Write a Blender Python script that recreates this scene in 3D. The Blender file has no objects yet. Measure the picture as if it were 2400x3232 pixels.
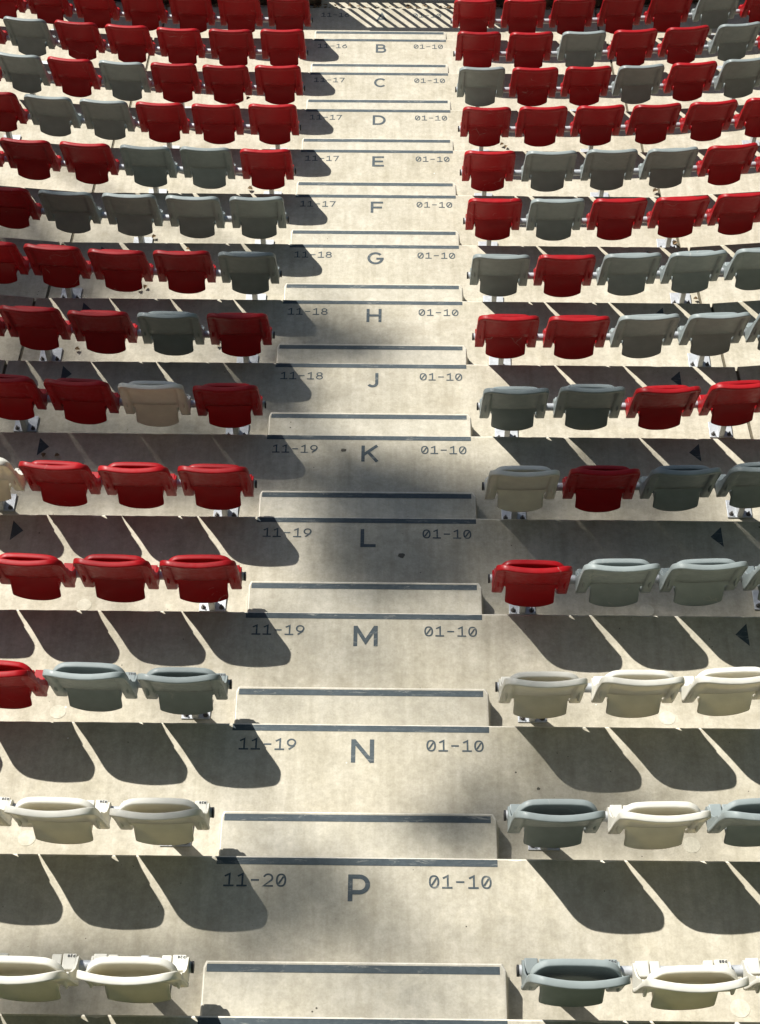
import bpy, bmesh, math, random
from mathutils import Vector, Matrix
random.seed(7)
R = math.radians
sc = bpy.context.scene
COL = sc.collection

# ------------------------------------------------------------------ camera, sky, sun, exposure
cam_d = bpy.data.cameras.new("camera")
cam = bpy.data.objects.new("camera", cam_d); COL.objects.link(cam)
cam.location = (0.13208, -3.35068, 7.00468)
cam.rotation_euler = (0.6543458, -0.0012833, 0.0108182)
cam_d.sensor_fit = 'HORIZONTAL'; cam_d.sensor_width = 36.0
cam_d.lens = 36.0 * 5181.888 / 2400.0
cam_d.clip_start = 0.1; cam_d.clip_end = 2000.0
sc.camera = cam

SUN = Vector((-0.665, 0.652, 1.0))             # direction to the sun
world = bpy.data.worlds.new("World"); sc.world = world; world.use_nodes = True
wn = world.node_tree; bg = wn.nodes["Background"]
sky = wn.nodes.new("ShaderNodeTexSky"); sky.sky_type = 'NISHITA'; sky.sun_disc = False
sky.sun_elevation = math.atan2(SUN.z, math.hypot(SUN.x, SUN.y))
sky.sun_rotation = math.atan2(SUN.x, SUN.y)
wn.links.new(sky.outputs[0], bg.inputs[0]); bg.inputs[1].default_value = 0.05
sun_d = bpy.data.lights.new("sun", 'SUN'); sun = bpy.data.objects.new("sun", sun_d); COL.objects.link(sun)
sun_d.energy = 5.0; sun_d.angle = R(0.55); sun_d.color = (1.0, 0.965, 0.90)
sun.rotation_euler = SUN.to_track_quat('Z', 'Y').to_euler()
sc.view_settings.view_transform = 'Standard'; sc.view_settings.look = 'None'
sc.view_settings.exposure = 0.82; sc.view_settings.gamma = 1.0
sc.cycles.max_bounces = 8

# ------------------------------------------------------------------ measures of the stand
D, H = 0.85, 0.25            # tread depth and riser height
ROWS = "P N M L K J H G F E D C B A".split()      # row 0 is P, nearest
def jx(y): return 2.66 - 0.035 * (y / D)           # radial joint of the precast units
SL = 0.105
def bend(x, y):
    a = abs(x) - jx(y)
    return y + (SL * a if a > 0 else 0.0)
def yoff(x):
    a = abs(x) - 1.05
    return a * a / 33.0 if a > 0 else 0.0
def yrot(x):
    a = abs(x) - 1.05
    return math.copysign(math.atan(a / 16.5), x) if a > 0 else 0.0

# ------------------------------------------------------------------ helpers
def tag(o, label=None, cat=None, group=None, kind=None):
    if label: o["label"] = label
    if cat: o["category"] = cat
    if group: o["group"] = group
    if kind: o["kind"] = kind
    return o
def link(name, data, parent=None, loc=None, rotz=None):
    o = bpy.data.objects.new(name, data); COL.objects.link(o)
    if parent is not None: o.parent = parent
    if loc is not None: o.location = loc
    if rotz is not None: o.rotation_euler = (0, 0, rotz)
    return o
def mesh_of(bm, mat, smooth=False, name="shape"):
    me = bpy.data.meshes.new(name)
    bmesh.ops.recalc_face_normals(bm, faces=bm.faces)
    bm.to_mesh(me); bm.free()
    for m in (mat if isinstance(mat, (list, tuple)) else [mat]): me.materials.append(m)
    if smooth:
        for p in me.polygons: p.use_smooth = True
    return me
def obj(name, bm, mat, parent=None, smooth=False, loc=None, rotz=None):
    return link(name, mesh_of(bm, mat, smooth, name), parent, loc, rotz)
def box(bm, x0, x1, y0, y1, z0, z1, bev=0.0, seg=2):
    vs = [bm.verts.new((x, y, z)) for x in (x0, x1) for y in (y0, y1) for z in (z0, z1)]
    fs = [bm.faces.new([vs[i] for i in f]) for f in ((0,1,3,2),(4,6,7,5),(0,4,5,1),(2,3,7,6),(0,2,6,4),(1,5,7,3))]
    if bev > 0:
        es = list({e for f in fs for e in f.edges})
        bmesh.ops.bevel(bm, geom=es, offset=bev, segments=seg, affect='EDGES', profile=0.5)
def pw(a, e): return math.copysign(abs(a)**e, a)
def sweep(bm, pts, ra, rb=None, updir=None, n=10, closed=False, cap=True, sq=1.0):
    """elliptical tube along pts: rb along updir, ra along the other normal"""
    rb = rb or ra; pts = [Vector(p) for p in pts]; rings = []
    N = len(pts)
    for i, p in enumerate(pts):
        a = pts[i-1] if (i > 0 or closed) else p
        b = pts[(i+1) % N] if (i < N-1 or closed) else p
        t = (b - a).normalized()
        u = Vector(updir) if updir else (Vector((0,0,1)) if abs(t.z) < 0.9 else Vector((1,0,0)))
        u = (u - t * u.dot(t)).normalized(); s = t.cross(u)
        rA = ra[i] if isinstance(ra, list) else ra; rB = rb[i] if isinstance(rb, list) else rb
        rings.append([bm.verts.new(p + s*(rA*pw(math.cos(k*2*math.pi/n), sq)) + u*(rB*pw(math.sin(k*2*math.pi/n), sq))) for k in range(n)])
    for i in range(N if closed else N-1):
        r0, r1 = rings[i], rings[(i+1) % N]
        for k in range(n): bm.faces.new((r0[k], r0[(k+1)%n], r1[(k+1)%n], r1[k]))
    if cap and not closed:
        bm.faces.new(rings[0][::-1]); bm.faces.new(rings[-1])
def copy_tree(o, parent=None):
    c = o.copy(); COL.objects.link(c); c.parent = parent
    for ch in list(o.children): copy_tree(ch, c)
    return c
def smooth(e0, e1, x):
    t = max(0.0, min(1.0, (x - e0) / (e1 - e0))); return t*t*(3-2*t)

# ------------------------------------------------------------------ materials
class NT:
    def __init__(s, name):
        s.m = bpy.data.materials.new(name); s.m.use_nodes = True; s.t = s.m.node_tree
        s.b = s.t.nodes["Principled BSDF"]; s.out = s.t.nodes["Material Output"]
    def n(s, typ, **kw):
        nd = s.t.nodes.new(typ)
        for k, v in kw.items():
            if k in nd.inputs: nd.inputs[k].default_value = v
            else: setattr(nd, k, v)
        return nd
    def l(s, a, b): s.t.links.new(a, b)
    def coord(s, scale=(1,1,1), obj=False):
        if obj: src = s.n("ShaderNodeTexCoord").outputs["Object"]
        else: src = s.n("ShaderNodeNewGeometry").outputs["Position"]
        mp = s.n("ShaderNodeMapping"); mp.inputs["Scale"].default_value = scale
        s.l(src, mp.inputs["Vector"]); return mp.outputs[0]
    def noise(s, vec, scale, detail=4, rough=0.55, dist=0.0):
        nd = s.n("ShaderNodeTexNoise"); nd.inputs["Scale"].default_value = scale
        nd.inputs["Detail"].default_value = detail; nd.inputs["Roughness"].default_value = rough
        nd.inputs["Distortion"].default_value = dist; s.l(vec, nd.inputs["Vector"]); return nd.outputs["Fac"]
    def ramp(s, fac, p0, p1, c0=(0,0,0,1), c1=(1,1,1,1)):
        r = s.n("ShaderNodeValToRGB"); e = r.color_ramp.elements
        e[0].position = p0; e[1].position = p1; e[0].color = c0; e[1].color = c1
        s.l(fac, r.inputs[0]); return r.outputs[0]
    def mix(s, fac, a, b, blend='MIX'):
        m = s.n("ShaderNodeMix"); m.data_type = 'RGBA'; m.blend_type = blend
        for v, i in ((fac, 0), (a, 6), (b, 7)):
            if isinstance(v, (int, float)): m.inputs[i].default_value = v
            elif isinstance(v, tuple): m.inputs[i].default_value = (*v, 1) if len(v) == 3 else v
            else: s.l(v, m.inputs[i])
        return m.outputs[2]
    def bump(s, h, strength, dist=0.01):
        b = s.n("ShaderNodeBump"); b.inputs["Strength"].default_value = strength; b.inputs["Distance"].default_value = dist
        s.l(h, b.inputs["Height"]); s.l(b.outputs[0], s.b.inputs["Normal"])

def concrete(name, base, stain=1.0):
    t = NT(name); v = t.coord()
    tint = t.ramp(t.noise(v, 1.3, 5, 0.6), 0.35, 0.68, (0.93,0.92,0.895,1), (1.03,1.03,1.04,1))
    c = t.mix(1.0, (*base, 1), tint, 'MULTIPLY')
    blot = t.ramp(t.noise(v, 7.0, 6, 0.62), 0.30, 0.66, (0.86,0.855,0.83,1), (1.07,1.07,1.08,1))
    c = t.mix(0.9 * stain, c, blot, 'MULTIPLY')
    mott = t.ramp(t.noise(v, 28.0, 5, 0.7), 0.28, 0.70, (0.84,0.84,0.83,1), (1.10,1.10,1.09,1))
    c = t.mix(0.75, c, mott, 'MULTIPLY')
    grain = t.ramp(t.noise(v, 95.0, 3, 0.7), 0.30, 0.70, (0.86,0.86,0.85,1), (1.12,1.12,1.11,1))
    c = t.mix(0.6, c, grain, 'MULTIPLY')
    wisp = t.ramp(t.noise(v, 4.0, 8, 0.72, 1.2), 0.52, 0.63, (1,1,1,1), (1.09,1.085,1.07,1))
    c = t.mix(0.8, c, wisp, 'MULTIPLY')
    # run-off streaks along the slope
    sv = t.coord((9.0, 0.7, 0.7))
    strk = t.ramp(t.noise(sv, 2.0, 5, 0.65), 0.42, 0.70, (1.04,1.04,1.03,1), (0.82,0.81,0.77,1))
    c = t.mix(0.7 * stain, c, strk, 'MULTIPLY')
    # brown-grey dirt patches
    dirt = t.ramp(t.noise(v, 2.6, 7, 0.68, 0.4), 0.55, 0.74)
    c = t.mix(t.mix(1.0, dirt, (0.7,0.7,0.7,1), 'MULTIPLY'), c, (base[0]*0.66, base[1]*0.63, base[2]*0.56))
    # pin holes and little pale specks
    vo = t.n("ShaderNodeTexVoronoi"); vo.inputs["Scale"].default_value = 22.0; t.l(v, vo.inputs["Vector"])
    sz = t.noise(v, 11.0, 2)
    m1 = t.n("ShaderNodeMath", operation='SUBTRACT'); t.l(t.ramp(sz, 0.52, 0.80, (0,0,0,1), (0.16,0.16,0.16,1)), m1.inputs[0]); t.l(vo.outputs["Distance"], m1.inputs[1])
    c = t.mix(t.ramp(m1.outputs[0], 0.0, 0.02), c, (0.09,0.08,0.065))
    vo2 = t.n("ShaderNodeTexVoronoi"); vo2.inputs["Scale"].default_value = 3.1; t.l(v, vo2.inputs["Vector"])
    c = t.mix(t.ramp(vo2.outputs["Distance"], 0.012, 0.02, (0.8,0.8,0.8,1), (0,0,0,1)), c, (0.75,0.74,0.7))
    t.l(c, t.b.inputs["Base Color"]); t.b.inputs["Roughness"].default_value = 0.9
    t.b.inputs["Specular IOR Level"].default_value = 0.25
    t.bump(t.noise(v, 60.0, 6, 0.7), 0.35, 0.004)
    return t.m
CONC = concrete("concrete", (0.437, 0.407, 0.338))
CONC_STEP = concrete("concrete_step", (0.450, 0.424, 0.360), 0.8)
WORN = concrete("worn_pale_arris", (0.62, 0.59, 0.52), 0.3)

def paint_mat():
    t = NT("slate_paint"); v = t.coord()
    c = t.mix(t.ramp(t.noise(v, 40, 4, 0.6), 0.3, 0.7), (0.030,0.044,0.052), (0.048,0.066,0.075))
    sv = t.coord((1.0, 5.0, 1.0))
    w = t.ramp(t.noise(sv, 9.0, 9, 0.8, 0.6), 0.55, 0.66, (0,0,0,1), (0.7,0.7,0.7,1))
    c = t.mix(w, c, (0.28,0.28,0.25))
    t.l(c, t.b.inputs["Base Color"]); t.b.inputs["Roughness"].default_value = 0.75
    return t.m
PAINT = paint_mat()

def plastic(name, col, transl, tcol, rough=0.42):
    t = NT(name); v = t.coord((1,1,1), True)
    oi = t.n("ShaderNodeObjectInfo")
    c = t.mix(t.ramp(t.noise(v, 9, 5, 0.6), 0.35, 0.7), col, tuple(x*0.82 for x in col))
    # dust on the upper faces and a few dried splashes
    gp = t.coord()
    dust = t.ramp(t.noise(gp, 14, 7, 0.7), 0.60, 0.80, (0,0,0,1), (0.07,0.07,0.07,1))
    c = t.mix(dust, c, (0.42,0.37,0.32))
    vo = t.n("ShaderNodeTexVoronoi"); vo.inputs["Scale"].default_value = 5.3
    t.l(gp, vo.inputs["Vector"])
    c = t.mix(t.ramp(vo.outputs["Distance"], 0.018, 0.03, (0.25,0.25,0.25,1), (0,0,0,1)), c, (0.32,0.27,0.22))
    nv = t.n("ShaderNodeTexNoise"); nv.inputs["Scale"].default_value = 5.0; t.l(gp, nv.inputs["Vector"])
    av = t.n("ShaderNodeVectorMath", operation='MULTIPLY_ADD'); t.l(nv.outputs["Color"], av.inputs[0]); av.inputs[1].default_value = (0.25,0.25,0.25); t.l(gp, av.inputs[2])
    ve = t.n("ShaderNodeTexVoronoi"); ve.feature = 'DISTANCE_TO_EDGE'; ve.inputs["Scale"].default_value = 3.6; t.l(av.outputs[0], ve.inputs["Vector"])
    line = t.ramp(ve.outputs["Distance"], 0.003, 0.010, (1,1,1,1), (0,0,0,1))
    msk = t.ramp(t.noise(gp, 2.6, 6, 0.75), 0.56, 0.66, (0,0,0,1), (0.42,0.42,0.42,1))
    c = t.mix(t.mix(1.0, line, msk, 'MULTIPLY'), c, (0.55,0.50,0.46))
    hs = t.n("ShaderNodeHueSaturation"); t.l(c, hs.inputs["Color"])
    mr = t.n("ShaderNodeMapRange"); t.l(oi.outputs["Random"], mr.inputs[0]); mr.inputs[3].default_value = 0.86; mr.inputs[4].default_value = 1.1
    t.l(mr.outputs[0], hs.inputs["Value"])
    t.l(hs.outputs[0], t.b.inputs["Base Color"]); t.b.inputs["Roughness"].default_value = rough
    t.l(t.ramp(t.noise(gp, 30, 4), 0.3, 0.7, (rough-0.08,)*3+(1,), (rough+0.14,)*3+(1,)), t.b.inputs["Roughness"])
    t.b.inputs["Specular IOR Level"].default_value = 0.22
    t.bump(t.noise(v, 260, 2), 0.08, 0.001)
    tr = t.n("ShaderNodeBsdfTranslucent"); tr.inputs[0].default_value = (*tcol, 1)
    ms = t.n("ShaderNodeMixShader"); ms.inputs[0].default_value = transl
    t.l(t.b.outputs[0], ms.inputs[1]); t.l(tr.outputs[0], ms.inputs[2]); t.l(ms.outputs[0], t.out.inputs[0])
    return t.m
RED = plastic("red_plastic", (0.33, 0.0045, 0.008), 0.10, (0.42, 0.002, 0.003))
GREY = plastic("grey_plastic", (0.235, 0.270, 0.268), 0.06, (0.30, 0.32, 0.25))
CREAM = plastic("cream_plastic", (0.78, 0.77, 0.70), 0.27, (0.66, 0.58, 0.36))
def simple(name, col, rough=0.5, metal=0.0, var=0.25, scale=12):
    t = NT(name); v = t.coord()
    c = t.mix(t.ramp(t.noise(v, scale, 5, 0.65), 0.3, 0.7), col, tuple(x*(1-var) for x in col))
    t.l(c, t.b.inputs["Base Color"]); t.b.inputs["Roughness"].default_value = rough; t.b.inputs["Metallic"].default_value = metal
    return t.m
GALV = simple("galvanised_steel", (0.47,0.49,0.51), 0.5, 0.3, 0.3, 30)
GUM = simple("trodden_gum", (0.10,0.09,0.07), 0.9, 0, 0.4, 60)
BLACK = simple("black_rubber", (0.015,0.015,0.016), 0.6)
BOLT = simple("dull_bolt_steel", (0.16,0.15,0.14), 0.45, 0.7, 0.4, 80)
RUST = simple("brown_screw_head", (0.09,0.06,0.04), 0.6, 0.3, 0.4, 90)
TAGM = simple("dark_number_print", (0.05,0.055,0.06), 0.6)
MOSS = simple("mossy_joint", (0.13,0.11,0.07), 0.95, 0, 0.6, 40)
PLUG = concrete("pale_plug_mortar", (0.50,0.475,0.40), 0.7)
STONE = None
def stone_mat():
    t = NT("rubble_stone"); v = t.coord()
    vo = t.n("ShaderNodeTexVoronoi"); vo.inputs["Scale"].default_value = 7.0; t.l(v, vo.inputs["Vector"])
    c = t.mix(t.ramp(t.noise(v, 18, 6, 0.7), 0.3, 0.7), (0.05,0.038,0.022), (0.17,0.135,0.085))
    c = t.mix(t.ramp(vo.outputs["Distance"], 0.25, 0.62), c, (0.02,0.016,0.01))
    t.l(c, t.b.inputs["Base Color"]); t.b.inputs["Roughness"].default_value = 0.95
    t.bump(vo.outputs["Distance"], 0.8, -0.04)
    return t.m
STONE = stone_mat()
LEAFDRY = simple("dry_leaf", (0.20,0.125,0.055), 0.8, 0, 0.5, 60)
BARK = simple("bark", (0.09,0.07,0.05), 0.95, 0, 0.5, 14)
def leaf_mat():
    t = NT("green_leaf"); v = t.coord()
    c = t.mix(t.ramp(t.noise(v, 1.4, 4), 0.35, 0.65), (0.035,0.075,0.018), (0.085,0.13,0.03))
    t.l(c, t.b.inputs["Base Color"]); t.b.inputs["Roughness"].default_value = 0.7
    return t.m
LEAF = leaf_mat()
GRASS = simple("grass", (0.06,0.085,0.03), 0.95, 0, 0.5, 3)
RAILM = simple("painted_rail_steel", (0.10,0.11,0.11), 0.5, 0.2)

# ------------------------------------------------------------------ ground
bm = bmesh.new(); bmesh.ops.create_grid(bm, x_segments=1, y_segments=1, size=400)
g = obj("ground", bm, GRASS, loc=(0, 60, -4.3)); tag(g, kind='structure')
bm = bmesh.new(); box(bm, -9, 9, 11.075, 15.0, -4.28, -3.292, 0.01)
tag(obj("path", bm, CONC), kind='structure')

# ------------------------------------------------------------------ painted glyphs
def ribbon(bm, pts, w, z, closed=False):
    pts = [Vector((p[0], p[1], 0)) for p in pts]; N = len(pts); L = []; Rr = []
    for i, p in enumerate(pts):
        a = pts[i-1] if (i > 0 or closed) else None
        b = pts[(i+1) % N] if (i < N-1 or closed) else None
        d1 = (p - a).normalized() if a else None; d2 = (b - p).normalized() if b else None
        d1 = d1 or d2; d2 = d2 or d1
        n1 = Vector((-d1.y, d1.x, 0)); n2 = Vector((-d2.y, d2.x, 0)); m = (n1 + n2)
        m = m / max(0.35, m.dot(n1)) if m.length > 1e-6 else n1
        L.append(bm.verts.new((p.x + m.x*w/2, p.y + m.y*w/2, z))); Rr.append(bm.verts.new((p.x - m.x*w/2, p.y - m.y*w/2, z)))
    for i in range(N if closed else N-1):
        j = (i+1) % N; f = bm.faces.new((Rr[i], Rr[j], L[j], L[i]))
        f.normal_update()
        if f.normal.z < 0: f.normal_flip()
def arc(cx, cy, rx, ry, a0, a1, n=14):
    return [(cx + rx*math.cos(R(a0+(a1-a0)*i/n)), cy + ry*math.sin(R(a0+(a1-a0)*i/n))) for i in range(n+1)]
def glyph(ch, W, Hh, w):
    h = w/2; x0, x1, y0, y1 = h, W-h, h, Hh-h; cx, cy = W/2, Hh/2; rx, ry = (x1-x0)/2, (y1-y0)/2
    E = 0.0
    if ch == '0':
        o = [(cx + rx*math.copysign(abs(math.cos(t))**0.8, math.cos(t)), cy + ry*math.copysign(abs(math.sin(t))**0.9, math.sin(t))) for t in [2*math.pi*i/28 for i in range(28)]]
        return [(o, True), ([(cx-rx*0.55, cy-ry*0.62), (cx+rx*0.55, cy+ry*0.62)], False)]
    if ch == '1': return [([(x0, cy+ry*0.62), (cx+h*0.6, y1+h*0.2), (cx+h*0.6, 0)], False), ([(0, y0), (W, y0)], False)]
    if ch == '2': return [(arc(cx, y1-rx*0.92, rx, rx*0.92, 165, -35, 16) + [(x0, y0), (W, y0)], False)]
    if ch == '3': return [(arc(cx-rx*.1, y1-ry*.48, rx, ry*.48, 140, -90, 14), False), (arc(cx-rx*.1, y0+ry*.52, rx, ry*.52, 90, -140, 14), False)]
    if ch == '6': return [(arc(cx, y0+rx*0.95, rx, rx*0.95, 0, 360, 24)[:-1], True), ([(x0+0.0, y0+rx*0.95), (x0+rx*0.35, y0+ry*1.3), (cx+rx*0.65, y1)], False)]
    if ch == '9': return [(arc(cx, y1-rx*0.95, rx, rx*0.95, 0, 360, 24)[:-1], True), ([(x1, y1-rx*0.95), (x1-rx*0.35, y1-ry*1.3), (cx-rx*0.65, y0)], False)]
    if ch == '7': return [([(0, y1), (x1, y1), (cx-rx*0.3, 0)], False)]
    if ch == '8': return [(arc(cx, y0+ry*0.52, rx, ry*0.52, 0, 360, 24)[:-1], True), (arc(cx, y1-ry*0.46, rx*0.86, ry*0.46, 0, 360, 24)[:-1], True)]
    if ch == '-': return [([(x0-h*0.4, cy), (x1+h*0.4, cy)], False)]
    if ch == 'A': return [([(h*1.1, 0), (cx, Hh*0.985), (W-h*1.1, 0)], False), ([(W*0.22, Hh*0.27), (W*0.78, Hh*0.27)], False)]
    if ch == 'B':
        m = Hh*0.52
        return [([(x0, 0), (x0, Hh)], False), ([(x0, y1)] + arc(x1-(y1-m)/2-W*0.08, (y1+m)/2, (y1-m)/2, (y1-m)/2, 90, -90, 12) + [(x0, m)], False),
                ([(x0, m)] + arc(x1-(m-y0)/2, (y0+m)/2, (m-y0)/2, (m-y0)/2, 90, -90, 12) + [(x0, y0)], False)]
    if ch == 'C': return [(arc(cx+rx*0.06, cy, rx*1.06, ry, 42, 318, 28), False)]
    if ch == 'D': return [([(x0, 0), (x0, Hh)], False), ([(x0, y1)] + arc(x1-ry, cy, ry, ry, 90, -90, 20) + [(x0, y0)], False)]
    if ch == 'E': return [([(x0, 0), (x0, Hh)], False), ([(x0, y1), (W, y1)], False), ([(x0, cy), (W*0.93, cy)], False), ([(x0, y0), (W, y0)], False)]
    if ch == 'F': return [([(x0, 0), (x0, Hh)], False), ([(x0, y1), (W, y1)], False), ([(x0, cy-h*0.3), (W*0.92, cy-h*0.3)], False)]
    if ch == 'G': return [(arc(cx, cy, rx, ry, 42, 356, 30), False), ([(cx+rx*0.12, cy-h*0.4), (W, cy-h*0.4)], False)]
    if ch == 'H': return [([(x0, 0), (x0, Hh)], False), ([(x1, 0), (x1, Hh)], False), ([(x0, cy), (x1, cy)], False)]
    if ch == 'J': return [([(x1, Hh), (x1, y0+rx)] + arc(x1-rx*0.95, y0+rx*0.95, rx*0.95, rx*0.95, 0, -150, 16), False)]
    if ch == 'K': return [([(x0, 0), (x0, Hh)], False), ([(W-h*1.3, Hh), (x0, Hh*0.40)], False), ([(W*0.38, Hh*0.58), (W-h*1.2, 0)], False)]
    if ch == 'L': return [([(x0, 0), (x0, Hh)], False), ([(x0, y0), (W, y0)], False)]
    if ch == 'M': return [([(x0, 0), (x0, Hh)], False), ([(x1, 0), (x1, Hh)], False), ([(x0, Hh*0.97), (cx, Hh*0.22), (x1, Hh*0.97)], False)]
    if ch == 'N': return [([(x0, 0), (x0, Hh)], False), ([(x1, 0), (x1, Hh)], False), ([(x0, Hh*0.97), (x1, Hh*0.03)], False)]
    if ch == 'P': return [([(x0, 0), (x0, Hh)], False), ([(x0, y1)] + arc(x1-Hh*0.29, y1-Hh*0.29, Hh*0.29, Hh*0.29, 90, -90, 16) + [(x0, y1-Hh*0.58)], False)]
def put(bm, ch, x, y, W, Hh, w, z):
    k = 0
    for pts, cl in glyph(ch, W, Hh, w):
        ribbon(bm, [(x+p[0], y+p[1]) for p in pts], w, z + 0.00035*k, cl); k += 1
def put_text(bm, s, x, y, pitch, Hh, w, z):
    for i, ch in enumerate(s):
        W = pitch*(0.80 if ch != '-' else 0.72); put(bm, ch, x + i*pitch + (pitch*0.8-W)/2, y, W, Hh, w, z)

# ------------------------------------------------------------------ the stand: one precast unit per row and bay
terrace = link("seating_terrace", None, loc=(0, 0, 0))
tag(terrace, "pale concrete terrace stepping down with painted row letters along its aisle", "terrace")
LW = dict(A=.122, B=.102, C=.114, D=.116, E=.099, F=.099, G=.124, H=.108, J=.082, K=.114, L=.090, M=.132, N=.115, P=.101)
RNG = dict(P="11-20", N="11-19", M="11-19", L="11-19", K="11-19", J="11-18", H="11-18", G="11-18", F="11-17", E="11-17", D="11-17", C="11-17", B="11-16", A="11-16")
NO = 0.010        # the nosing lies this far beyond the painted strip
def section(k):
    """profile of a unit in (y, z): tread with a cant towards the riser behind, bevelled nosing, riser"""
    y0, y1, z = (k-1)*D + NO - 0.03, k*D + NO, -k*H
    return [(y0, z+0.022), (y0+0.31, z), (y1-0.0115, z), (y1-0.003, z-0.004), (y1, z-0.012), (y1, z-H+0.004), (y1-0.14, z-H+0.004), (y1-0.14, z-0.12), (y0, z-0.12)]
def arris(bm, zlo, zhi):
    for f in bm.faces:
        f.normal_update()
        c = f.calc_center_median()
        if zlo < c.z < zhi and abs(f.normal.z) < 0.995 and abs(f.normal.z) > 0.1: f.material_index = 1
def unit(k, side):
    bm = bmesh.new(); sec = section(k)
    if side == 0:
        cols = []; NX = 130; dip = 0.0
        for i in range(NX+1):
            t = -1 + 2*i/NX
            dip = random.uniform(.004, .010) if random.random() < .05 else random.uniform(0, .0016)
            c_ = []
            for q, (y, z) in enumerate(sec):
                if q in (2, 3): y -= dip
                if q == 3: z -= dip*.5
                c_.append(bm.verts.new(((jx(y)-0.011)*t, y, z)))
            cols.append(c_)
    else:
        cols = []
        for a in (0.011, 1.2, 2.4, 4.87):
            cols.append([bm.verts.new((side*(jx(y)+a), y + SL*a, z)) for y, z in sec])
    n = len(sec)
    for c0, c1 in zip(cols, cols[1:]):
        for i in range(n): bm.faces.new((c0[i], c0[(i+1)%n], c1[(i+1)%n], c1[i]))
    bm.faces.new(cols[0]); bm.faces.new(cols[-1][::-1])
    arris(bm, -k*H-0.012, -k*H-0.0005)
    return obj("row_slab", bm, [CONC, WORN], terrace)
for k in range(-1, 14):
    z = -k*H
    for side in (-1, 1):
        if side < 0 or True: s_ = unit(k, side)
        bm = bmesh.new()
        y0, y1 = (k-1)*D+NO, k*D+NO
        v = []
        for y, zz in ((y0, z-0.004), (y1-0.03, z-0.014), (y1-0.03, z-0.25), (y0, z-0.25)):
            for dx in (-0.02, 0.02): v.append(bm.verts.new((side*jx(y)+dx, y, zz)))
        for f in ((0,1,3,2),(2,3,5,4),(4,5,7,6),(6,7,1,0),(0,2,4,6),(1,7,5,3)): bm.faces.new([v[i] for i in f])
        obj("joint_filler", bm, MOSS, terrace)
    u = unit(k, 0)
    # paint
    x0, x1 = -0.650, 0.648
    bm = bmesh.new() if k < 13 else None
    v = [] if k == 13 else [bm.verts.new(c) for c in ((x0, k*D-0.036, z+0.0012), (x1, k*D-0.036, z+0.0012), (x1, k*D-0.001, z+0.0012), (x0, k*D-0.001, z+0.0012))]
    if bm: bm.faces.new(v); obj("nosing_strip", bm, PAINT, u)
    if k >= 0:
        L = ROWS[k]
        bm = bmesh.new(); W = LW[L]; put(bm, L, 0.010 - W/2, k*D - 0.081 - 0.132, W, 0.132, 0.0215, z+0.0012); obj("row_letter", bm, PAINT, u)
        bm = bmesh.new(); put_text(bm, RNG[L], -0.612, k*D-0.146, 0.060, 0.066, 0.0088, z+0.0012); obj("seat_range", bm, PAINT, u)
        bm = bmesh.new(); put_text(bm, "01-10", 0.330, k*D-0.146, 0.060, 0.066, 0.0088, z+0.0012); obj("seat_range", bm, PAINT, u)
    if 2 <= k <= 9:
        for s in (-1, 1):
            bm = bmesh.new(); v = [bm.verts.new((s*a, k*D+b, z+0.0012)) for a, b in ((2.095,-.042),(2.026,-.115),(2.096,-.188))]
            if s < 0: v = v[::-1]
            bm.faces.new(v[::-1]); obj("arrow_mark", bm, PAINT, u)
    for s in (-1, 1):
        if k < 4:
            bm = bmesh.new(); bmesh.ops.create_circle(bm, cap_ends=True, radius=0.043, segments=28)
            for v in bm.verts: v.co += Vector((s*1.603 + (0.08 if k == 0 and s > 0 else 0), (k-1)*D+0.205 - (0.05 if k == 0 and s > 0 else 0), z+0.0075))
            for v in bm.verts: v.co.z = z + 0.0016 + max(0, 0.022*(1-(v.co.y-((k-1)*D-0.02))/0.31))
            obj("mortar_plug", bm, PLUG, u)

# ------------------------------------------------------------------ half-height step blocks in the aisle
for k in range(-0, 14):
    z = -k*H; y0 = (k-1)*D + NO
    bm = bmesh.new()
    yf, h = 0.280, 0.131
    top = [(-0.648, 0.002), (-0.651, yf-0.03), (-0.640, yf), (0.636, yf), (0.652, yf-0.03), (0.650, 0.002)]
    rings = []
    def ring(pts, zz): return [bm.verts.new((x, y0+y, z+zz)) for x, y in pts]
    def off(pts, d, dy):
        return [(x + math.copysign(d, x), y + (dy if y > 0.1 else 0)) for x, y in pts]
    rings = [ring(top, h), ring(off(top, 0.005, 0.006), h-0.003), ring(off(top, 0.008, 0.010), h-0.010), ring(off(top, 0.022, 0.020), 0.012), ring(off(top, 0.030, 0.028), 0.003)]
    bm.faces.new(rings[0])
    for a, b in zip(rings, rings[1:]):
        for i in range(6):
            j = (i+1) % 6; bm.faces.new((a[i], b[i], b[j], a[j]))
    bm.faces.new(rings[-1][::-1])
    arris(bm, z+h-0.012, z+h-0.0005)
    blk = obj("step_block", bm, [CONC_STEP, WORN])
    above = ROWS[k-1] if k > 0 else "the row behind P"
    tag(blk, ("low concrete step block with dark strip, between row letters %s and %s" % (ROWS[k], above)) if k > 0
        else "low concrete step block at the bottom edge, nearest, below row letter P", "step block", "step blocks down the aisle")
    bm = bmesh.new()
    v = [bm.verts.new(c) for c in ((-0.643, y0+yf-0.044, z+h+0.0012), (0.632, y0+yf-0.044, z+h+0.0012), (0.632, y0+yf-0.008, z+h+0.0012), (-0.643, y0+yf-0.008, z+h+0.0012))]
    bm.faces.new(v); obj("nosing_strip", bm, PAINT, blk)

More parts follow.
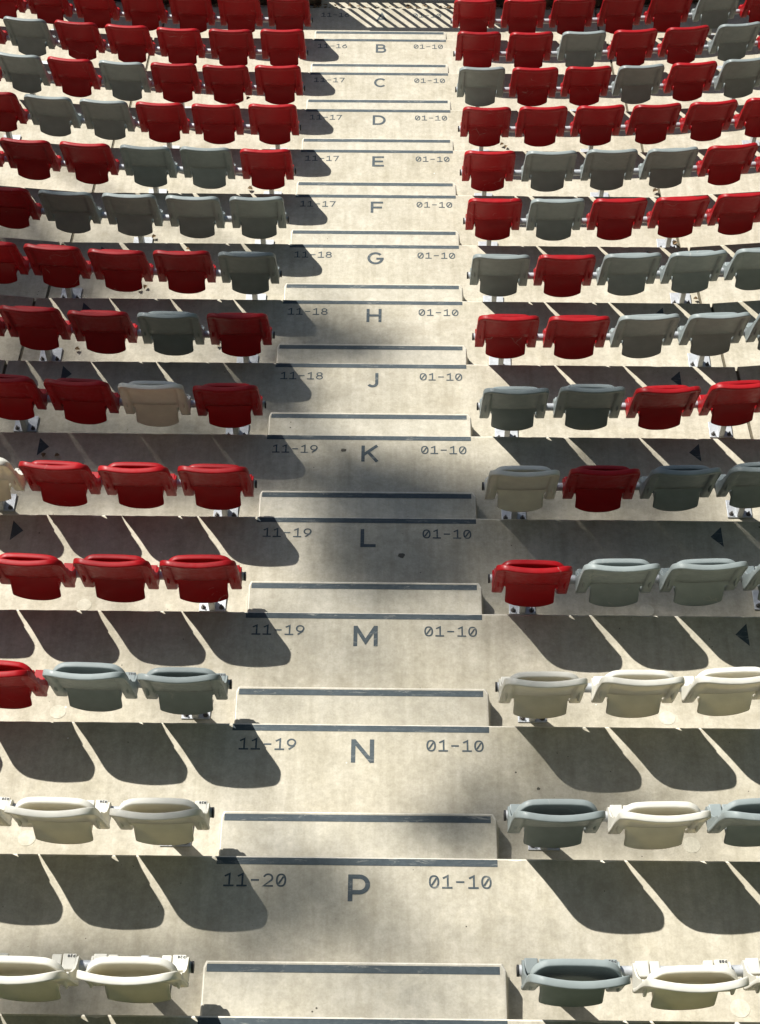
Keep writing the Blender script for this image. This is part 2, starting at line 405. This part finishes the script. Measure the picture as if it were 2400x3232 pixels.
# ------------------------------------------------------------------ the tip-up seat
ZT, HW = 0.729, 0.1975
def yb(x, z):
    u = abs(x)/HW
    y = -0.026 + (ZT - z)*0.35 + 0.030*u*u*smooth(0.28, 0.62, z)
    if z < .456: y += 0.006*((.456-z)/.138)**1.4
    y -= 0.015*max(smooth(0.772, 0.79, u), smooth(0.689, 0.695, z))
    return y
def wb(z):
    r = 0.060; w = HW + 0.004*(ZT-z)/0.4
    d = z - (ZT - r)
    return w - r + math.sqrt(max(0, r*r - d*d)) if d > 0 else w
def seat_meshes():
    M = {}
    # backrest: panel above, two legs down to the tube
    bm = bmesh.new()
    us = [-1,-.93,-.86,-.79,-.772,-.74,-.6,-.45,-.3,-.15,0,.15,.3,.45,.6,.74,.772,.79,.86,.93,1]
    zs = [.318,.335,.36,.385,.41,.435,.456,.50,.55,.60,.64,.669,.689,.695,.70,.705,.710,.716,.722,.726,.7285]
    vv = {}
    def V(i, j):
        if (i, j) not in vv:
            z = zs[j]; x = us[i]*wb(z); vv[i, j] = bm.verts.new((x, yb(x, z), z))
        return vv[i, j]
    for j in range(len(zs)-1):
        for i in range(len(us)-1):
            if j < 6 and not (abs(us[i]) >= .73 and abs(us[i+1]) >= .73): continue
            bm.faces.new((V(i,j), V(i+1,j), V(i+1,j+1), V(i,j+1)))
    bmesh.ops.recalc_face_normals(bm, faces=bm.faces)
    bmesh.ops.solidify(bm, geom=bm.faces[:], thickness=0.007)
    path = []
    for z in (.318,.345,.375,.41,.45,.50,.56,.61,.645): path.append((-wb(z), z))
    for a in range(0, 91, 15): path.append((-(HW-0.060) - 0.060*math.cos(R(a)), ZT-0.060+0.060*math.sin(R(a))))
    for t in (-.1,-.05,0,.05,.1): path.append((t, ZT))
    path += [(-x, z) for x, z in path[:16][::-1]]
    pts = [(x, yb(x, z)+0.006, z-0.004) for x, z in path]
    rad = []
    for x, z in path: rad.append(0.009 + 0.008*smooth(0.45, 0.68, z))
    sweep(bm, pts, 0.0055, rad, updir=(0, 1, 0.12), n=12, sq=0.6)
    # inner return of the legs and bottom lip of the panel
    for s in (-1, 1):
        p = [(s*0.149, yb(.149, z)+0.007, z) for z in (.322,.345,.375,.41,.452)]
        sweep(bm, p, 0.003, 0.010, updir=(0,1,0), n=8)
    sweep(bm, [(x, yb(x,.456)+0.004, .457) for x in (-.148,-.1,-.05,0,.05,.1,.148)], 0.003, 0.005, updir=(0,1,0), n=8)
    M['backrest'] = bm
    # cheek plates + clamps around the tube, one mesh per side
    for s, nm in ((-1, 'clampL'), (1, 'clampR')):
        bm = bmesh.new()
        prof = [(.110,.322),(.160,.312),(.205,.302),(.216,.312),(.216,.366),(.204,.388),(.170,.400),(.135,.430),(.098,.490),(.070,.560),(.062,.560),(.075,.46),(.100,.40)]
        a = [bm.verts.new((s*0.1955, y, z)) for y, z in prof]; b = [bm.verts.new((s*0.2045, y, z)) for y, z in prof]
        bm.faces.new(a); bm.faces.new(b[::-1])
        for i in range(len(prof)):
            j = (i+1) % len(prof); bm.faces.new((a[i], b[i], b[j], a[j]))
        for x0, x1, y0, y1, z0, z1 in ((.138,.1955,.145,.216,.302,.392), (.092,.134,.150,.214,.304,.390)):
            xa, xb = sorted((s*x0, s*x1)); box(bm, xa, xb, y0, y1, z0, z1, 0.005)
        xa, xb = sorted((s*.150, s*.1955)); box(bm, xa, xb, .118, .150, .314, .345, 0.004)
        M[nm] = bm
    # screws under the legs
    bm = bmesh.new(); bmesh.ops.create_cone(bm, cap_ends=True, segments=12, radius1=.0085, radius2=.0085, depth=.022, matrix=Matrix.Translation((0,0,0)))
    bmesh.ops.bevel(bm, geom=[e for e in bm.edges], offset=0.001, segments=1, affect='EDGES')
    M['screw'] = bm
    # seat pan, folded up
    bm = bmesh.new()
    zs = [.252,.262,.275,.29,.31,.33,.36,.385,.405,.412,.419,.426,.433,.440,.48,.52,.55,.57,.585,.597,.607,.614,.619,.622]
    us = [i/10 for i in range(-10, 11)]
    def wp(z):
        if z <= .405:
            d = .272 - z; r = .016
            return .134 - (r - math.sqrt(max(0, r*r - min(d, r)**2)) if d > 0 else 0)*0.9
        if z < .440: return .134 + (.180-.134)*smooth(.405, .440, z)
        r = .068; d = z - (.623 - r)
        return .181 - r + math.sqrt(max(0, r*r - d*d)) if d > 0 else .181
    def yp(x, z):
        y = .056 + (z-.25)*.110
        y -= .022*(abs(x)/.181)**4 * smooth(.40,.46,z)
        y += .020*(1-(abs(x)/.181)**2) * smooth(.36,.46,z)*(1-smooth(.54,.62,z))
        return y
    g = []
    for z in zs:
        row = []
        for u in us:
            x = u*wp(z); zz = z
            if z < .385: zz = z + .034*(abs(u)**2.4)*(1-(z-.252)/.133) - .004
            row.append(bm.verts.new((x, yp(x, z), zz)))
        g.append(row)
    for j in range(len(zs)-1):
        for i in range(len(us)-1): bm.faces.new((g[j][i], g[j][i+1], g[j+1][i+1], g[j+1][i]))
    bmesh.ops.recalc_face_normals(bm, faces=bm.faces)
    bmesh.ops.solidify(bm, geom=bm.faces[:], thickness=0.008)
    path = []
    for z in (.442,.46,.49,.52,.545,.553): path.append((-wp(z), z))
    for a in range(0, 91, 15): path.append((-(.181-.068)-.068*math.cos(R(a)), .623-.068+.068*math.sin(R(a))))
    path += [(-.06,.623),(0,.623)]; path += [(-x, z) for x, z in path[:-1][::-1]]
    sweep(bm, [(x, yp(x, z)-0.002, z-0.006) for x, z in path], 0.0065, [0.009+0.007*smooth(.42,.58,z) for x, z in path], updir=(0,1,0), n=12, sq=0.65)
    # sides of the folded pan reach the tube behind it
    for s in (-1, 1):
        xa, xb = sorted((s*.108, s*.132)); box(bm, xa, xb, .080, .190, .335, .385, .006)
    M['pan'] = bm
    return M
SM = seat_meshes()
geo = {}
def bake(key, mat):
    me = mesh_of(SM[key].copy(), mat, True, key); return me
MATS = dict(R=(RED, "red"), G=(GREY, "grey"), W=(CREAM, "cream"))
proto = {}
scr_me = mesh_of(SM['screw'].copy(), RUST, False, "screw")
def weighted(me):
    return me
for c, (mat, nm) in MATS.items():
    root = link("folding_seat", None)
    back = link("backrest", bake('backrest', mat), root)
    cl = link("tube_clamp", bake('clampL', mat), root); cr = link("tube_clamp", bake('clampR', mat), root)
    pan = link("seat_pan", bake('pan', mat), root)
    for s, pr in ((-1, cl), (1, cr)):
        o = link("screw", scr_me, pr, loc=(s*0.176, 0.134, 0.306))
    for ch in (cl, cr):
        for p in ch.data.polygons: p.use_smooth = False
    proto[c] = root
SEATCOL = {   # colours outwards from the aisle: (left, right)
 0: ("WWW", "GWW"), 1: ("WWW", "GWG"), 2: ("GGRR", "WWW"), 3: ("RRRR", "RGGG"), 4: ("RRRWR", "WRGG"), 5: ("RWRRG", "GGRRR"),
 6: ("RGRRR", "RRGGG"), 7: ("GRRRRR", "GRGGG"), 8: ("GGGGRR", "RGRRRR"), 9: ("RGGRRR", "RGGGRR"), 10: ("RRRGGRR", "RRRRRR"),
 11: ("RRRGRGR", "GRRGRGR"), 12: ("RRRRRGRR", "RRGRRGR"), 13: ("RRRRRRRR", "RRRRRGR")}
FIRST = {0:(.898,.912),1:(.894,.903),2:(.885,.905),3:(.880,.906),4:(.882,.908),5:(.885,.910),6:(.885,.912),7:(.888,.905),8:(.885,.905),9:(.875,.905),10:(.878,.915),11:(.885,.915),12:(.897,.921),13:(.892,.918)}
STEP = {0:(.465,.470),1:(.465,.466),2:(.463,.468),3:(.464,.466),4:(.459,.462),5:(.465,.470),6:(.462,.466),7:(.461,.466),8:(.480,.470),9:(.480,.484),10:(.473,.477),11:(.461,.469),12:(.481,.484),13:(.478,.480)}
ORD = ["nearest the aisle", "second from the aisle", "third from the aisle", "fourth from the aisle", "fifth from the aisle", "sixth from the aisle", "seventh from the aisle", "eighth from the aisle"]
def wx(x, y):
    """x, y on the curved line of a row -> world"""
    return x, y
seats = []; used = set()
for k in range(0, 14):
    for si, s in ((0, -1), (1, 1)):
        cols = SEATCOL[k][si]
        for i, c in enumerate(cols):
            x = s*(FIRST[k][si] + i*STEP[k][si])
            y = (k-1)*D + yoff(x)
            if c in used: o = copy_tree(proto[c])
            else: o = proto[c]; used.add(c)
            o.location = (x, y, -k*H)
            o.rotation_euler = (random.uniform(-.012,.012), random.uniform(-.004,.004), yrot(x) + random.uniform(-.016,.016))
            nm = MATS[c][1]
            tag(o, "%s folding seat, %s on its %s side, in row %s" % (nm, ORD[i], "left" if s < 0 else "right", ROWS[k]), "folding seat", "folding stadium seats in rows")
            for ch in o.children:       # small differences in how each pan hangs
                if ch.name.startswith("seat_pan"): ch.rotation_euler = (random.uniform(-.014,.010), 0, random.uniform(-.008,.008)); ch.location = (0, random.uniform(-.002,.002), random.uniform(-.002,.002))
            if k <= 1:
                num = ("%s%02d" % (ROWS[k], (20 if k == 0 else 19) - i)) if s < 0 else "%s%02d" % (ROWS[k], i+1)
                bm = bmesh.new(); put_text(bm, num, 0, 0, 0.0112, 0.0125, 0.0026, 0)
                for v in bm.verts: v.co = Vector((0.190 - v.co.x, 0.211 - v.co.y, 0.3932 + v.co.z*0.3))
                me = mesh_of(bm, TAGM, False, "number_print")
                cr = [ch for ch in o.children if ch.name.startswith("tube_clamp")]
                cr = sorted(cr, key=lambda q: sum(v.co.x for v in q.data.vertices))[-1]
                link("number_print", me, cr)

# ------------------------------------------------------------------ tubes, posts
for k in range(0, 14):
    for si, s in ((0, -1), (1, 1)):
        n = len(SEATCOL[k][si]); xa = FIRST[k][si] - 0.215; xb = FIRST[k][si] + (n-1)*STEP[k][si] + 0.30
        root = link("seat_rail", None, loc=(0, (k-1)*D, -k*H))
        tag(root, "galvanised tube rail on bolted posts under row %s seats, %s of the aisle" % (ROWS[k], "left" if s < 0 else "right"), "seat rail", "galvanised rails under the seats")
        bm = bmesh.new(); N = 16
        pts = [(s*(xa+(xb-xa)*i/N), 0.184 + yoff(xa+(xb-xa)*i/N), 0.334) for i in range(N+1)]
        sweep(bm, pts, 0.0245, n=16); obj("tube", bm, GALV, root, True)
        bm = bmesh.new(); box(bm, -0.004, 0.004, -0.026, 0.026, -0.026, 0.026)
        bm.free(); bm = bmesh.new()
        bmesh.ops.create_cone(bm, cap_ends=True, segments=20, radius1=.0252, radius2=.0252, depth=.009, matrix=Matrix.Translation((s*(xa-0.004), 0.184, 0.334)) @ Matrix.Rotation(R(90), 4, 'Y'))
        obj("end_cap", bm, BLACK, root)
        for pi in ((0, 2, 5) if k >= 9 or (k == 8 and s < 0) else (0, 3, 6)):
            px = FIRST[k][si] + pi*STEP[k][si] - 0.012
            if px > xb: continue
            x = s*px; yo = yoff(px)
            bm = bmesh.new(); box(bm, x-.019, x+.017, .170+yo, .240+yo, .012, .322, .004)
            box(bm, x-.030, x+.030, .160+yo, .215+yo, .296, .309, .003)
            p = obj("post", bm, GALV, root)
            bm = bmesh.new(); box(bm, x-.075, x+.075, .166+yo, .300+yo, .006, .016, .002)
            bp = obj("base_plate", bm, GALV, p)
            for dx in (-.052, .052):
                bm = bmesh.new()
                bmesh.ops.create_cone(bm, cap_ends=True, segments=6, radius1=.011, radius2=.011, depth=.012, matrix=Matrix.Translation((x+dx, .190+yo, .022)))
                bmesh.ops.create_cone(bm, cap_ends=True, segments=10, radius1=.0055, radius2=.0055, depth=.016, matrix=Matrix.Translation((x+dx, .190+yo, .034)))
                bmesh.ops.create_cone(bm, cap_ends=True, segments=14, radius1=.015, radius2=.015, depth=.003, matrix=Matrix.Translation((x+dx, .190+yo, .0175)))
                obj("anchor_bolt", bm, BOLT, p)

# ------------------------------------------------------------------ front: low stone walls and the barred gate below row A
YA = 13*D + NO; ZA = -13*H
for s, nm, x0, x1 in ((-1, "left", 0.62, 7.5), (1, "right", 0.76, 7.5)):
    bm = bmesh.new()
    nx, nz = 60, 8
    def wall_y(x): return YA + 0.085 + (SL*max(0, x-2.2) if x > 2.2 else 0)
    rows_ = []
    for j in range(nz+1):
        rows_.append([bm.verts.new((s*(x0+(x1-x0)*i/nx), wall_y(x0+(x1-x0)*i/nx) + random.uniform(-.012,.012), ZA-0.06+0.42*j/nz + (random.uniform(-.012,.012) if j < nz else 0))) for i in range(nx+1)])
    back_ = []
    for j in (nz, 0):
        back_.append([bm.verts.new((s*(x0+(x1-x0)*i/nx), wall_y(x0+(x1-x0)*i/nx) + 0.10, ZA-0.06+0.42*j/nz)) for i in range(nx+1)])
    allr = rows_ + back_ + [rows_[0]]
    for a, b in zip(allr, allr[1:]):
        for i in range(nx): bm.faces.new((a[i], a[i+1], b[i+1], b[i]))
    for i in (0, nx):
        bm.faces.new([r[i] for r in rows_] + [back_[0][i], back_[1][i]])
    w = obj("stone_wall", bm, STONE)
    tag(w, "low dark rubble stone wall in front of row A on the %s of the aisle" % nm, "wall", "low stone walls at the foot of the stand")
gate = link("barred_gate", None, loc=(0, YA+0.22, ZA))
tag(gate, "dark barred gate and guard panels below row A, casting the striped shadow", "gate")
LEAN = -0.115                      # the guard leans a little towards the stand
def bar(x0, x1, z0, z1, d):
    bm = bmesh.new(); box(bm, x0, x1, -d, d, z0, z1)
    for v in bm.verts: v.co.y += LEAN*v.co.z
    return bm
obj("top_rail", bar(-0.615, 0.755, .735, .772, .020), RAILM, gate)
obj("bottom_rail", bar(-0.615, 0.755, .0, .035, .018), RAILM, gate)
for xa, xb in ((-3.6, -0.62), (0.76, 3.6)):
    obj("solid_panel", bar(xa, xb, .0, .765, .012), RAILM, gate)
for i in range(12):
    x = -0.533 + 0.1125*i
    obj("baluster", bar(x-.0125, x+.0125, .035, .735, .0125), RAILM, gate)
# leaf litter in the gutter below row A
bm = bmesh.new()
for i in range(900):
    x = random.uniform(-3.6, 3.6); y = YA + 0.004 + random.random()*0.075 + (SL*(abs(x)-2.2) if abs(x) > 2.2 else 0)
    s = random.uniform(.008,.022); a = random.uniform(0, 6.28); z = ZA - 0.036 + random.uniform(0, .03)
    if abs(x) < .62 and random.random() < .55: continue
    v = [bm.verts.new((x + s*math.cos(a+t), y + s*0.7*math.sin(a+t), z + random.uniform(-.006,.006))) for t in (0, 1.4, 3.1, 4.6)]
    bm.faces.new(v)
tag(obj("leaf_litter", bm, LEAFDRY), "thin strip of brown leaf litter in the gutter below row A", "leaf litter", kind='stuff')

# ------------------------------------------------------------------ single dry leaves on the treads
def leaf_bm(sz):
    bm = bmesh.new(); n = 7
    out = []
    for i in range(n+1):
        t = i/n; w = sz*0.42*math.sin(math.pi*min(1, t*1.02))**0.8 * (1+0.25*math.sin(t*19))
        curl = 0.35*sz*math.sin(t*2.6+random.random())
        out.append([bm.verts.new((-w, sz*(t-.5), curl*0.4+w*0.5+.003)), bm.verts.new((0, sz*(t-.5), curl*0.3+.002)), bm.verts.new((w, sz*(t-.5), curl*0.4+w*0.6+.003))])
    for a, b in zip(out, out[1:]):
        for i in (0, 1): bm.faces.new((a[i], a[i+1], b[i+1], b[i]))
    return bm
LEAVES = [(-1.751, 6.269, -2.0, "F", "left"), (-1.711, 5.459, -1.75, "G", "left"), (-1.757, 5.435, -1.75, "G", "left"), (-2.079, 4.582, -1.5, "H", "left"), (-1.091, 4.637, -1.5, "H", "left"),
 (-1.428, 5.869, -1.75, "G", "left"), (-1.173, 8.619, -2.5, "D", "left"), (2.331, 7.141, -2.25, "E", "right"), (2.368, 6.247, -2.0, "F", "right"), (2.403, 5.382, -1.75, "G", "right"), (1.128, 7.991, -2.5, "D", "right"),
 (1.095, 8.015, -2.5, "D", "right"), (-2.047, 3.205, -1.0, "K", "left"), (-1.962, 3.201, -1.0, "K", "left"), (-2.385, 5.885, -1.75, "G", "left"), (-1.056, 7.127, -2.25, "E", "left")]
for x, y, z, L, sd in LEAVES:
    o = obj("dry_leaf", leaf_bm(random.uniform(.032,.055)), LEAFDRY, loc=(x, y, z+0.012), rotz=random.uniform(0, 6.28))
    tag(o, "curled brown dry leaf lying on the tread of row %s, %s of the aisle" % (L, sd), "leaf", "dry leaves on row %s, %s side" % (L, sd))

# ------------------------------------------------------------------ the tall tree beyond the wall whose branches dapple the stand
BL=[(0.2, 2.92, -1.0, 0.34, 1),
(-0.05, 2.95, -1.0, 0.30, 0.9),
(0.514, 2.85, -1.0, 0.24, 1),
(-0.319, 3.02, -1.0, 0.30, 0.6),
(0.065, 2.317, -0.75, 0.33, 1),
(0.28, 2.171, -0.75, 0.3, 0.8),
(0.442, 2.338, -0.75, 0.35, 0.7),
(0.715, 2.476, -0.75, 0.35, 0.7),
(0.09, 2.503, -0.75, 0.35, 0.8),
(-0.699, 3.191, -1.0, 0.35, 0.6),
(-1.076, 3.186, -1.0, 0.4, 0.7),
(-1.539, 3.181, -1.0, 0.4, 0.7),
(-2.003, 3.175, -1.0, 0.4, 0.7),
(-2.408, 3.17, -1.0, 0.4, 0.7),
(-0.865, 3.708, -1.25, 0.35, 0.7),
(-1.382, 3.701, -1.25, 0.35, 0.7),
(-1.84, 3.716, -1.25, 0.4, 0.7),
(-2.327, 3.71, -1.25, 0.4, 0.8),
(-2.598, 5.455, -1.75, 0.4, 0.9),
(-2.221, 5.484, -1.75, 0.3, 0.8),
(-2.932, 5.378, -1.75, 0.4, 1),
(-2.018, 6.201, -2.0, 0.3, 0.5),
(-2.524, 4.541, -1.5, 0.35, 0.8),
(-2.229, 4.523, -1.5, 0.3, 0.8),
(-3.06, 6.346, -2.0, 0.4, 0.8),
(-0.458, 4.812, -1.5, 0.28, 0.8),
(-0.222, 4.569, -1.5, 0.33, 1),
(-0.607, 4.477, -1.5, 0.28, 1),
(0.168, 4.53, -1.5, 0.25, 0.6),
(-0.761, 4.035, -1.25, 0.3, 0.8),
(-0.51, 3.955, -1.25, 0.25, 0.6),
(0.903, 2.411, -0.75, 0.35, 0.7),
(1.227, 2.398, -0.75, 0.35, 0.8),
(1.577, 2.385, -0.75, 0.35, 0.8),
(1.897, 2.355, -0.75, 0.35, 0.8),
(2.248, 2.359, -0.75, 0.35, 0.8),
(1.069, 1.97, -0.75, 0.3, 0.8),
(1.462, 1.959, -0.75, 0.3, 0.9),
(1.855, 1.948, -0.75, 0.3, 0.9),
(2.168, 1.935, -0.75, 0.3, 0.9),
(0.909, 2.843, -1.0, 0.25, 0.9),
(1.107, 2.828, -1.0, 0.2, 0.8),
(1.431, 3.012, -1.0, 0.3, 0.8),
(1.773, 2.998, -1.0, 0.3, 0.8),
(0.827, 1.599, -0.5, 0.25, 0.45),
(1.031, 1.661, -0.5, 0.25, 0.5),
(0.492, 2.076, -0.75, 0.22, 0.6),
(0.892, 0.745, -0.25, 0.2, 0.5),
(0.945, 0.437, -0.25, 0.25, 0.55),
(1.215, 0.415, -0.25, 0.25, 0.55),
(1.505, 0.394, -0.25, 0.25, 0.5),
(0.58, 0.16, -0.25, 0.22, 1),
(0.40, 0.17, -0.25, 0.16, 0.7),
(0.647, 0.285, -0.25, 0.2, 0.8),
(-0.176, -0.262, 0.0, 0.22, 0.62),
(-0.30, -0.20, 0.0, 0.26, 0.55),
(0.034, -0.325, 0.0, 0.2, 0.5),
(-0.439, -0.418, 0.0, 0.22, 0.7),
(-0.703, -0.54, 0.0, 0.18, 0.7),
(-0.972, -0.54, 0.0, 0.18, 0.7),
(-1.259, -0.54, 0.0, 0.18, 0.65),
(-1.533, -0.52, 0.0, 0.18, 0.5),
(-0.40, -0.085, 0.0, 0.22, 0.75),
(-0.119, -0.081, 0.0, 0.2, 0.7),
(-1.423, -0.745, 0.0, 0.25, 1),
(-1.143, -0.741, 0.0, 0.22, 0.9),
(-0.884, -0.718, 0.0, 0.2, 0.6),
(-0.263, -0.67, 0.0, 0.15, 0.35),
(0.181, -0.706, 0.0, 0.15, 0.35),]
HT = 25.0
BL += [(.95,2.55,-.5,.2,.6),(1.36,2.55,-.5,.3,1.1),(1.82,2.57,-.5,.3,1.1),(2.2,2.6,-.5,.2,.7),(-.885,3.4,-.75,.3,1),(-1.35,3.4,-.75,.28,.9),(-1.8,3.42,-.75,.3,1),(-2.3,3.45,-.75,.3,1),(-.9,4.25,-1.0,.2,.5),(-2.35,4.3,-1.0,.25,.7),(-2.9,6.0,-1.45,.4,1),(-2.3,6.0,-1.45,.2,.6),(.25,2.78,-1,.3,.9),(.0,2.76,-1,.3,.7),(.62,2.72,-1,.22,.9),(.30,2.2,-.75,.22,.8),(.5,2.12,-.75,.2,.7),(-.05,2.95,-1,.12,.9),(-.25,3.0,-1,.10,.9),(.1,3.05,-1,.09,.9),(.35,2.9,-1,.28,.8),(.0,2.2,-.75,.25,.5),(0,1.85,-.75,.6,.42),(-.35,1.35,-.5,.55,.36),(.6,1.35,-.5,.6,.42),(.9,.55,-.25,.45,.4),(.5,-.45,0,.45,.38),(-.4,2.5,-.75,.4,.45),(.3,-.9,.1,.5,.36),(0,3.9,-1.25,.4,.34)]
clumps = []
for x, y, z, r, d in BL:
    t = HT + random.uniform(-1.5, 2.5)
    clumps.append((Vector((x, y, z)) + SUN*t, r, d))
tree = link("shade_tree", None, loc=(-21.0, 27.0, -4.3))
tag(tree, "tall open-crowned green tree beyond the stone wall, its branches dappling the steps with shade", "tree")
off = Vector(tree.location)
trunk_top = Vector((-19.6, 23.5, 17.5))
bm = bmesh.new()
tp = [Vector((0,0,0)), Vector((.3,-.4,4)), Vector((.2,-1.2,9)), Vector((.9,-2.4,14)), trunk_top - off, Vector((-18.4,20.5,22.0)) - off]
sweep(bm, tp, [.48,.40,.33,.27,.20,.12], [.48,.40,.33,.27,.20,.12], n=14)
obj("trunk", bm, BARK, tree, True)
bm = bmesh.new(); rl = random.Random(3)
def leafquad(p, s):
    n = Vector((rl.gauss(0,1), rl.gauss(0,1), rl.gauss(0,1))).normalized(); t = n.orthogonal().normalized(); b = n.cross(t)
    a = rl.uniform(0, 6.28); t, b = t*math.cos(a)+b*math.sin(a), b*math.cos(a)-t*math.sin(a)
    q = [p + t*s, p + b*s*.5, p - t*s, p - b*s*.5]
    bm.faces.new([bm.verts.new(c - off) for c in q])
for c, r, d in clumps:
    cnt = int(480 * d * d * (r/0.35)**2)
    for i in range(cnt):
        v = Vector((rl.gauss(0,1), rl.gauss(0,1), rl.gauss(0,1)))
        p = c + v * (r*0.52)
        leafquad(p, rl.uniform(.035,.065))
# the rest of the crown, clear of the sun path over the pictured rows
extra = []
for i in range(46):
    p = Vector((rl.uniform(-29,-21.5), rl.uniform(19,34), rl.uniform(14,27)))
    extra.append(p)
    for j in range(120):
        v = Vector((rl.gauss(0,1), rl.gauss(0,1), rl.gauss(0,.7)))
        leafquad(p + v*0.75, rl.uniform(.06,.13))
obj("crown", bm, LEAF, tree)
bm = bmesh.new()
tips = [c for c, r, d in clumps[::9]] + extra[::4]
for c in tips:
    base = trunk_top - off - Vector((0,0,rl.uniform(0,5))); e = c - off
    m = base.lerp(e, .5) + Vector((rl.uniform(-.6,.6), rl.uniform(-.6,.6), rl.uniform(-.4,1.0)))
    sweep(bm, [base, m, e], [.07,.035,.012], [.07,.035,.012], n=6)
obj("limb", bm, BARK, tree, True)

# unseen dark foliage added behind and beside the upper rows to block sky light
bm = bmesh.new(); rw = random.Random(11)
for i in range(190):
    a = R(rw.uniform(70, 282)); d = rw.uniform(15, 24)
    c = Vector((d*math.sin(a), 3 + d*math.cos(a), rw.uniform(-3, 17)))
    g_ = bmesh.ops.create_icosphere(bm, subdivisions=2, radius=rw.uniform(2.2, 3.6), matrix=Matrix.Translation(c))
    for v in g_['verts']: v.co += Vector((rw.gauss(0,.3), rw.gauss(0,.3), rw.gauss(0,.3)))
tag(obj("sky_blocker", bm, LEAF), "dense dark green foliage added out of view to block sky behind the upper rows", "sky_blocker", kind='stuff')

# spots of old dirt and gum trodden into the treads
for x, y, z, rr in ((0.207,2.278,-.75,.020),(-0.16,3.279,-1.0,.016),(-0.072,2.881,-1.0,.014),(0.881,0.502,-.25,.008)):
    bm = bmesh.new(); bmesh.ops.create_circle(bm, cap_ends=True, radius=rr, segments=14)
    for v in bm.verts: v.co = Vector((v.co.x*random.uniform(.8,1.3), v.co.y*random.uniform(.7,1.1), 0)) + Vector((x, y, z + .0016))
    k = round(-z/H); slab = [c for c in terrace.children if c.name.startswith("row_slab") and len(c.children) > 1 and abs(max(v.co.z for v in c.data.vertices) - (z+.022)) < .01][0]
    obj("dirt_spot", bm, GUM, slab)
